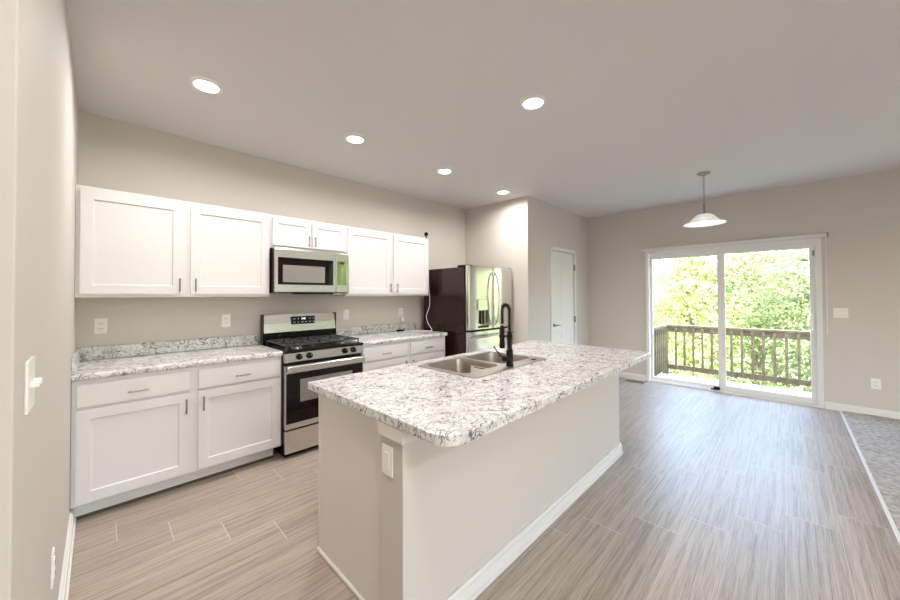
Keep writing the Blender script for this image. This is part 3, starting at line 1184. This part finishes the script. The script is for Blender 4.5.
stk = obj('paper_sticker', B().box(1.8752, 1.8765, 1.475, 1.63, 0.815, 0.885), 'paper', sk, label='pale paper sticker on the divider wall of the left bowl')
obj('print', B().box(1.8747, 1.8753, 1.485, 1.56, 0.819, 0.828).box(1.8747, 1.8753, 1.565, 1.62, 0.820, 0.827).box(1.8747, 1.8753, 1.50, 1.60, 0.874, 0.880), 'slot', stk)

# faucet
fx, fy, fz0 = 1.907, 1.316, SZ+0.0042
fc = thing('spring_faucet', 'matte black spring neck pull-down faucet behind the double bowl sink', 'faucet', (fx, fy, fz0))
obj('base', B().lathe((fx, fy, fz0), [(0.026, 0), (0.026, 0.006), (0.0225, 0.008), (0.0225, 0.105), (0.018, 0.11), (0.0155, 0.112), (0.0155, 0.225)], 28, cap0=True, cap1=True), 'faucet', fc, smooth=True)
arch = []
zt, rr = 1.295, 0.030
for i in range(6):
    arch.append(Vector((fx, fy, fz0+0.22+(zt-fz0-0.22)*i/6)))
for i in range(13):
    a = PI*i/12
    arch.append(Vector((fx, fy+rr-rr*math.cos(a), zt+rr*math.sin(a))))
for i in range(1, 5):
    arch.append(Vector((fx, fy+2*rr, zt-i*0.025)))
obj('hose', B().tube(arch, 0.0065, 10), 'rubber', fc, smooth=True)
# coil around the hose
cum = [0]
for a, c in zip(arch, arch[1:]):
    cum.append(cum[-1]+(c-a).length)
Ltot = cum[-1]


def along(s):
    for i in range(len(arch)-1):
        if s <= cum[i+1] or i == len(arch)-2:
            u = (s-cum[i])/(cum[i+1]-cum[i])
            return arch[i].lerp(arch[i+1], u), (arch[i+1]-arch[i]).normalized()


turns, ST = 24, 12
pts = []
for k in range(turns*ST+1):
    s_ = Ltot*k/(turns*ST)
    p, d = along(s_)
    a = Vector((1, 0, 0))
    c = d.cross(a)
    th = 2*PI*k/ST
    pts.append(p+(a*math.cos(th)+c*math.sin(th))*0.0135)
obj('spring', B().tube(pts, 0.0029, 6), 'faucet', fc, smooth=True)
hx, hy = fx, fy+2*rr
obj('spray_head', B().lathe((hx, hy, 1.03), [(0.014, 0), (0.019, 0.003), (0.019, 0.03), (0.0165, 0.04), (0.0165, 0.13), (0.011, 0.155)], 24, cap0=True, cap1=True), 'faucet', fc, smooth=True)
obj('holder_arm', B().cyl((fx, fy, 1.115), (hx, hy, 1.115), 0.006, n=10).lathe((hx, hy, 1.105), [(0.022, 0), (0.022, 0.02), (0.018, 0.02), (0.018, 0), (0.022, 0)], 24)
    .lathe((fx, fy, 1.10), [(0.019, 0), (0.019, 0.03)], 24, cap0=True, cap1=True), 'faucet', fc, smooth=True)
lv = obj('lever', B().cyl((fx, fy, 0.972), (fx-0.050, fy+0.012, 0.972), 0.0175, n=20).tube([(fx-0.044, fy+0.012, 0.975), (fx-0.07, fy+0.03, 1.0), (fx-0.105, fy+0.05, 1.055)], [0.006, 0.005, 0.0045], 10), 'faucet', fc, smooth=True)

# ---------------------------------------------------------------- small wall fittings
def plate_b(w=0.072, h=0.118):
    b = B()
    b.box(-w/2, w/2, -0.006, 0.0, -h/2, h/2, 0.0025, 2)
    return b


def outlet(label, loc, rotz, group=None):
    t = thing('wall_outlet', label, 'outlet', (0, 0, 0), group)
    obj('cover_plate', plate_b(), 'plate', t)
    for z in (-0.02, 0.02):
        s_ = obj('socket', B().box(-0.017, 0.017, -0.009, -0.005, z-0.0145, z+0.0145, 0.003), 'plate', t)
        obj('slots', B().box(-0.009, -0.006, -0.0096, -0.0085, z-0.003, z+0.007).box(0.006, 0.009, -0.0096, -0.0085, z-0.003, z+0.007).box(-0.002, 0.002, -0.0096, -0.0085, z-0.010, z-0.006), 'slot', s_)
    t.location = loc
    t.rotation_euler = (0, 0, rotz)
    return t


o1 = outlet('white wall outlet above left countertop, nearest the room corner', (0.012, YK, 1.166), 0)
dup(o1, (0.825, YK, 1.162), 0, 'white wall outlet above left countertop, just left of the range')
dup(o1, (2.842, YK, 1.162), 0, 'white wall outlet above right countertop with a white adapter in it, near the refrigerator')
dup(o1, (XD, -0.709, 0.368), rad(-90), 'white wall outlet low on the beige wall right of the patio door')
dup(o1, (XL, 1.93, 0.40), rad(90), 'white outlet low on the left side wall near the baseboard')


def switch(label, loc, rotz, gangs, rocker=False):
    t = thing('light_switch', label, 'switch', (0, 0, 0))
    w = 0.072+0.046*(gangs-1)
    obj('cover_plate', plate_b(w), 'plate', t)
    for g in range(gangs):
        x = (g-(gangs-1)/2)*0.046
        if rocker:
            obj('rocker', B().box(x-0.016, x+0.016, -0.0095, -0.005, -0.033, 0.033, 0.002), 'plate', t)
        else:
            obj('toggle', B().box(x-0.004, x+0.004, -0.020, -0.005, -0.005, 0.009, 0.002), 'plate', t)
    t.location = loc
    t.rotation_euler = (0, 0, rotz)
    return t


switch('white double toggle switch on the wall right of the patio door', (XD, -0.456, 1.16), rad(-90), 2)
switch('white toggle switch plate on the left side wall, seen almost edge on', (XL, 1.265, 1.187), rad(90), 2)
switch('white plate with a flat rocker on the near end of the island, under the countertop', (KX0, 1.158, 0.727), rad(-90), 1, True)
switch('white rocker switch above right countertop, just right of the range', (2.04, YK, 1.165), 0, 1, True)

pa = tag(obj('plug_adapter', B().box(2.825, 2.865, YK-0.045, YK-0.0095, 1.045, 1.10, 0.005).box(2.835, 2.855, YK-0.03, YK-0.009, 1.10, 1.15, .003), 'plate'),
         'small white plug adapter in the outlet above the right countertop', 'adapter')
bb_ = thing('charger_box', 'small flat black box lying on right countertop against the backsplash', 'small device', (2.79, 3.66, 0.9175))
obj('case', B().box(2.745, 2.835, 3.625, 3.68, 0.9175, 0.937, 0.006), 'rubber', bb_)
obj('plug_tail', B().tube([(2.83, 3.65, 0.93), (2.86, 3.655, 0.945), (2.875, 3.66, 0.93)], 0.004, 8), 'rubber', bb_)

sp_ = thing('security_camera', 'small round black camera on the top right corner of the wall cabinet by the refrigerator', 'camera', (3.045, 3.43, 2.145))
obj('housing', B().ball((3.045, 3.42, 2.203), 0.027), 'rubber', sp_, smooth=True)
obj('stand', B().lathe((3.045, 3.42, 2.1455), [(0.022, 0), (0.022, 0.005), (0.006, 0.01), (0.005, 0.035)], 20, cap0=True), 'rubber', sp_, smooth=True)
pts = [(3.045, 3.44, 2.20), (3.062, 3.46, 2.17), (3.073, 3.44, 2.14), (3.0735, 3.41, 1.9), (3.0745, 3.405, 1.5), (3.082, 3.395, 1.36), (3.08, 3.40, 1.24), (3.045, 3.42, 1.12), (3.05, 3.40, 1.03), (3.085, 3.37, 0.95), (3.087, 3.36, 0.926), (3.06, 3.37, 0.9215), (2.98, 3.45, 0.9215), (2.9, 3.56, 0.9215)]


def smooth_path(P_, k=6):
    P_ = [Vector(p) for p in P_]
    out = []
    for i in range(len(P_)-1):
        p0, p1, p2, p3 = P_[max(i-1, 0)], P_[i], P_[i+1], P_[min(i+2, len(P_)-1)]
        for j in range(k):
            u = j/k
            out.append(0.5*((2*p1)+(p2-p0)*u+(2*p0-5*p1+4*p2-p3)*u*u+(3*p1-p0-3*p2+p3)*u**3))
    out.append(P_[-1])
    return out


obj('power_cord', B().tube(smooth_path(pts), 0.0035, 8), 'cord', sp_, smooth=True, label='thin white cord hanging beside the refrigerator down to the countertop')

# floor register
fg = thing('floor_register', 'small brown metal floor register beside the patio door', 'floor vent', (5.98, 1.74, 0))
obj('frame', B().box(5.92, 6.04, 1.61, 1.87, 0, 0.004, 0.001), 'slot', fg)
b = B()
for i in range(14):
    y = 1.63+i*0.0165
    b.box(5.935, 6.025, y, y+0.008, 0.004, 0.007, 0.001)
obj('louvers', b, 'bark', fg)


# ---------------------------------------------------------------- ceiling lamps
def downlight(label, loc):
    t = thing('recessed_light', label, 'ceiling light', loc, None)
    z = loc[2]
    obj('trim_ring', B().lathe(loc, [(0.092, -0.0005), (0.090, -0.006), (0.070, -0.010), (0.066, -0.004)], 40), 'trim', t, smooth=True)
    obj('lens', B().lathe(loc, [(0.0665, -0.004), (0.0665, -0.0075), (0.05, -0.009)], 40, cap1=True), 'lens', t)
    l = bpy.data.lights.new('lamp', 'AREA')
    l.shape = 'DISK'
    l.size = 0.14
    l.energy = LAMP_W
    l.spread = rad(165)
    l.color = LAMP_COL
    lo = bpy.data.objects.new('lamp', l)
    COL.objects.link(lo)
    lo.parent = t
    lo.location = (0, 0, -0.013)
    return t


LL = [((0.482, 2.69, H), 'round recessed ceiling light nearest the left wall'),
      ((1.566, 2.69, H), 'round recessed ceiling light above the area in front of the range'),
      ((2.671, 2.69, H), 'round recessed ceiling light third along the kitchen row'),
      ((3.771, 2.69, H), 'round recessed ceiling light in front of the refrigerator, farthest along the kitchen row'),
      ((2.163, 1.279, H), 'round recessed ceiling light directly above the island')]
d0 = downlight(LL[0][1], LL[0][0])
for loc, lab in LL[1:]:
    dup(d0, loc, 0, lab)


def fill_light(label, loc):  # unseen fixture, added as general fill for the room
    t = thing('added_fill_light', label, 'ceiling light', loc, None)
    obj('base', B().lathe(loc, [(0.17, -0.0005), (0.17, -0.025), (0.16, -0.03)], 40, cap1=True), 'nickel', t, smooth=True)
    obj('diffuser', B().lathe(loc, [(0.158, -0.03), (0.15, -0.06), (0.11, -0.085), (0.05, -0.098), (0.005, -0.10)], 40, cap1=True), 'lens', t, smooth=True)
    l = bpy.data.lights.new('lamp', 'AREA')
    l.shape = 'DISK'
    l.size = 0.3
    l.energy = FILL_W
    l.color = LAMP_COL
    lo = bpy.data.objects.new('lamp', l)
    COL.objects.link(lo)
    lo.parent = t
    lo.location = (0, 0, -0.105)
    return t


f0 = fill_light('round flush mount fill lamp added unseen behind the camera', (0.7, -2.0, H))
dup(f0, (-0.9, -3.9, H), 0, 'round flush mount fill lamp added unseen toward the back wall')

for loc, lab in (((0.35, 0.4, H), 'round recessed fill lamp added unseen almost straight above the camera'),
                 ((0.1, -1.0, H), 'round recessed fill lamp added unseen just behind the camera')):
    dup(d0, loc, 0, lab)  # copies added out of view to lift the kitchen light

# pendant
px, py = 4.80, 0.657
pn = thing('pendant_light', 'white glass bell pendant light hanging on a chain before the patio door', 'pendant light', (px, py, H))
obj('canopy', B().lathe((px, py, H), [(0.064, -0.0005), (0.064, -0.008), (0.05, -0.018), (0.018, -0.028), (0.008, -0.04)], 32, cap1=True), 'nickel', pn, smooth=True)
b = B()
nl = 13
for i in range(nl):
    zc = H-0.05-i*0.026
    pts = []
    for k in range(14):
        a = 2*PI*k/14
        u, v = 0.0085*math.cos(a), 0.017*math.sin(a)
        pts.append((px+u, py, zc+v) if i % 2 else (px, py+u, zc+v))
    b.tube(pts, 0.0023, 6, closed=True)
obj('chain', b, 'nickel', pn, smooth=True)
obj('stem', B().lathe((px, py, 2.30), [(0.036, -0.012), (0.034, 0), (0.012, 0.012), (0.009, 0.03), (0.009, 0.10), (0.004, 0.115)], 20, cap1=True), 'nickel', pn, smooth=True)
prof = [(0.032, 2.300), (0.06, 2.294), (0.088, 2.278), (0.108, 2.255), (0.128, 2.232), (0.155, 2.212), (0.182, 2.199), (0.198, 2.190), (0.197, 2.186),
        (0.180, 2.195), (0.152, 2.208), (0.125, 2.228), (0.105, 2.251), (0.086, 2.273), (0.058, 2.289), (0.032, 2.295)]
obj('lamp_shade', B().lathe((px, py, 0), prof, 48), 'shade', pn, smooth=True)
obj('bulb', B().ball((px, py, 2.235), 0.032, (1, 1, 1.25)), 'bulb', pn, smooth=True)
l = bpy.data.lights.new('lamp', 'POINT')
l.energy = 0.9
l.shadow_soft_size = 0.03
l.color = LAMP_COL
lo = bpy.data.objects.new('lamp', l)
COL.objects.link(lo)
lo.parent = pn
lo.location = (0, 0, 2.19-H)

# ---------------------------------------------------------------- outside: deck
struct('deck', B().box(XD+T+.03, 7.56, -3.0, 1.72, -0.14, -0.10, 0.002).box(XD+T, 7.5, -2.95, 1.7, -0.36, -0.145), 'deckfloor')
rl = thing('deck_railing', 'weathered wooden deck railing with square balusters outside the patio door', 'railing', (7.5, 0, -0.1))
obj('top_rail', B().box(7.44, 7.58, -2.95, 1.72, 0.785, 0.822, 0.004).box(7.455, 7.49, -2.9, 1.60, 0.695, 0.784, 0.003).box(6.32, 7.44, 1.60, 1.72, 0.785, 0.822, 0.004).box(6.32, 7.46, 1.63, 1.665, 0.695, 0.784, 0.003), 'deckwood', rl)
obj('bottom_rail', B().box(7.455, 7.49, -2.9, 1.60, 0.0, 0.085, 0.003).box(6.32, 7.46, 1.63, 1.665, 0.0, 0.085, 0.003), 'deckwood', rl)
obj('post', B().box(7.455, 7.545, 1.605, 1.695, -0.1, 0.784, 0.004), 'deckwood', rl)
obj('post', B().box(7.455, 7.545, -2.99, -2.9, -0.1, 0.784, 0.004), 'deckwood', rl)
b0 = None
for i in range(33):
    y = 1.467-i*0.1325
    if b0 is None:
        b0 = obj('baluster', B().box(7.420, 7.4545, y-0.017, y+0.017, 0.0, 0.77, 0.003), 'deckwood', rl)
        continue
    c = b0.copy()
    COL.objects.link(c)
    c.parent = rl
    c.location = (0, -i*0.1325, 0)
for i in range(8):
    c = b0.copy()
    COL.objects.link(c)
    c.parent = rl
    # turned run beside the house
    c.location = (-0.12-i*0.13, 0.146, 0)

# ground and vegetation
GZ = -1.7
struct('ground', B().box(XD+T+.05, 60, -45, 45, GZ-0.3, GZ), 'grass')


def leaf_cloud(n, blobs, size, seed):
    """mesh of individual folded leaves scattered over lumpy blobs"""
    rnd = random.Random(seed)
    V, Fc = [], []
    wts = [b_[3]**2 for b_ in blobs]
    for k in range(n):
        c = rnd.choices(blobs, wts)[0]
        while True:
            d = Vector((rnd.uniform(-1, 1), rnd.uniform(-1, 1), rnd.uniform(-1, 1)))
            if 0.05 < d.length <= 1:
                break
        rr_ = c[3]*(0.55+0.5*rnd.random())
        d.normalize()
        p = Vector(c[:3])+Vector((d.x*rr_, d.y*rr_, d.z*rr_*0.75))
        nrm = (d+Vector((rnd.gauss(0, .5), rnd.gauss(0, .5), rnd.gauss(0.5, .5)))).normalized()
        tdir = nrm.orthogonal().normalized()
        tdir.rotate(Matrix.Rotation(rnd.uniform(0, 2*PI), 3, nrm))
        s_ = size*rnd.uniform(0.6, 1.4)
        w_ = nrm.cross(tdir)*s_*0.32
        i0 = len(V)
        dn = nrm*s_*0.12
        V += [p-tdir*s_*0.5, p-tdir*s_*0.05+w_-dn*.3, p+tdir*s_*0.55-dn, p-tdir*s_*0.05-w_-dn*.3, p+dn]
        Fc += [(i0, i0+1, i0+4), (i0+1, i0+2, i0+4), (i0+2, i0+3, i0+4), (i0+3, i0, i0+4)]
    me = bpy.data.meshes.new('foliage')
    me.from_pydata([tuple(v) for v in V], [], Fc)
    return me


def tree_proto(seed, h, spread, mt, n, size):
    rnd = random.Random(seed)
    t = thing('leafy_tree', 'x', 'tree', (0, 0, 0))
    b = B()
    lean = rnd.uniform(-.4, .4)
    trunk = [(0, 0, 0), (lean*.2, .1, h*.25), (lean*.6, -.05, h*.5), (lean, .1, h*.85)]
    b.tube(smooth_path(trunk, 4), [0.14-0.1*i/12 for i in range(13)], 8)
    blobs = []
    for k in range(11):
        a = k*2.399+seed
        z = h*(0.12+0.80*k/11)
        q = spread*(0.85-0.35*k/11)*rnd.uniform(.7, 1.1)
        e = Vector((math.cos(a)*q, math.sin(a)*q, z+0.35))
        base = Vector((lean*z/h, 0.05, max(z-0.5, .2)))
        b.tube([base, base.lerp(e, .5)+Vector((0, 0, .12)), e], [0.045, 0.03, 0.012], 6)
        blobs.append((e.x, e.y, e.z, spread*rnd.uniform(.36, .6)))
        blobs.append((e.x*.4, e.y*.4, e.z+rnd.uniform(0, .5), spread*rnd.uniform(.36, .55)))
    obj('trunk', b, 'bark', t, smooth=True)
    me = leaf_cloud(n, blobs, size, seed+9)
    me.materials.append(M[mt])
    o = bpy.data.objects.new('foliage', me)
    COL.objects.link(o)
    o.parent = t
    return t


protos = [tree_proto(3, 4.4, 1.45, 'leaf1', 5200, 0.12), tree_proto(11, 4.6, 1.5, 'leaf2', 7500, 0.10), tree_proto(23, 4.3, 1.45, 'leaf3', 7500, 0.09)]
spots = [(10.8, 3.9, 0, 0.3, 'bright yellow-green tree at the far left of the patio view, behind the railing corner'),
         (11.6, 2.0, 0, 2.2, 'bright leafy tree outside seen through the left door panel'),
         (12.2, 0.55, 1, 1.1, 'mid green tree outside behind the meeting line of the two door panels'),
         (10.6, -0.6, 2, 4.0, 'darker green tree outside behind the right door panel, close to the railing'),
         (12.8, -2.0, 1, 5.0, 'mid green tree outside at the right side of the right door panel'),
         (15.0, 5.2, 1, 2.9, 'more distant green tree outside beyond the left edge of the door'),
         (16.0, 2.9, 2, 0.8, 'distant deep green tree outside behind the bright left tree'),
         (17.0, 0.4, 0, 3.3, 'distant bright tree outside behind the middle of the patio door'),
         (16.5, -2.4, 0, 1.9, 'distant bright tree outside behind the right door panel'),
         (12.5, -5.0, 1, 0.4, 'tree outside far right beyond the patio door'),
         (9.8, -8.0, 0, 2.4, 'bright tree outside the living room window, nearest'),
         (11.2, -13.5, 0, 1.4, 'tall bright tree outside the living room window, behind the nearest'),
         (14.5, -8.5, 2, 3.4, 'deep green tree farther outside the living room window'),
         (9.0, -10.8, 0, 5.4, 'bright tree second outside the living room window')]
used = set()
for (x, y, k, rz, lab) in spots:
    if k not in used:
        used.add(k)
        t = protos[k]
        t.location = (x, y, GZ)
        t.rotation_euler = (0, 0, rz)
        t['label'] = lab
    else:
        t = dup(protos[k], (x, y, GZ), rz, lab)
    if y < -4:
        t.scale = (1.25, 1.25, 1.4)
    t['group'] = 'trees beyond the deck'

# low undergrowth past the deck
rnd = random.Random(5)
bl = [(rnd.uniform(8.8, 13.5), rnd.uniform(-5, 5), GZ+rnd.uniform(0.05, 0.45), rnd.uniform(0.35, 0.8)) for _ in range(70)]
me = leaf_cloud(16000, bl, 0.14, 77)
me.materials.append(M['leaf1'])
ug = bpy.data.objects.new('undergrowth', me)
COL.objects.link(ug)
tag(ug, 'low bright green undergrowth covering the ground beyond the deck', 'bushes')
ug['kind'] = 'stuff'
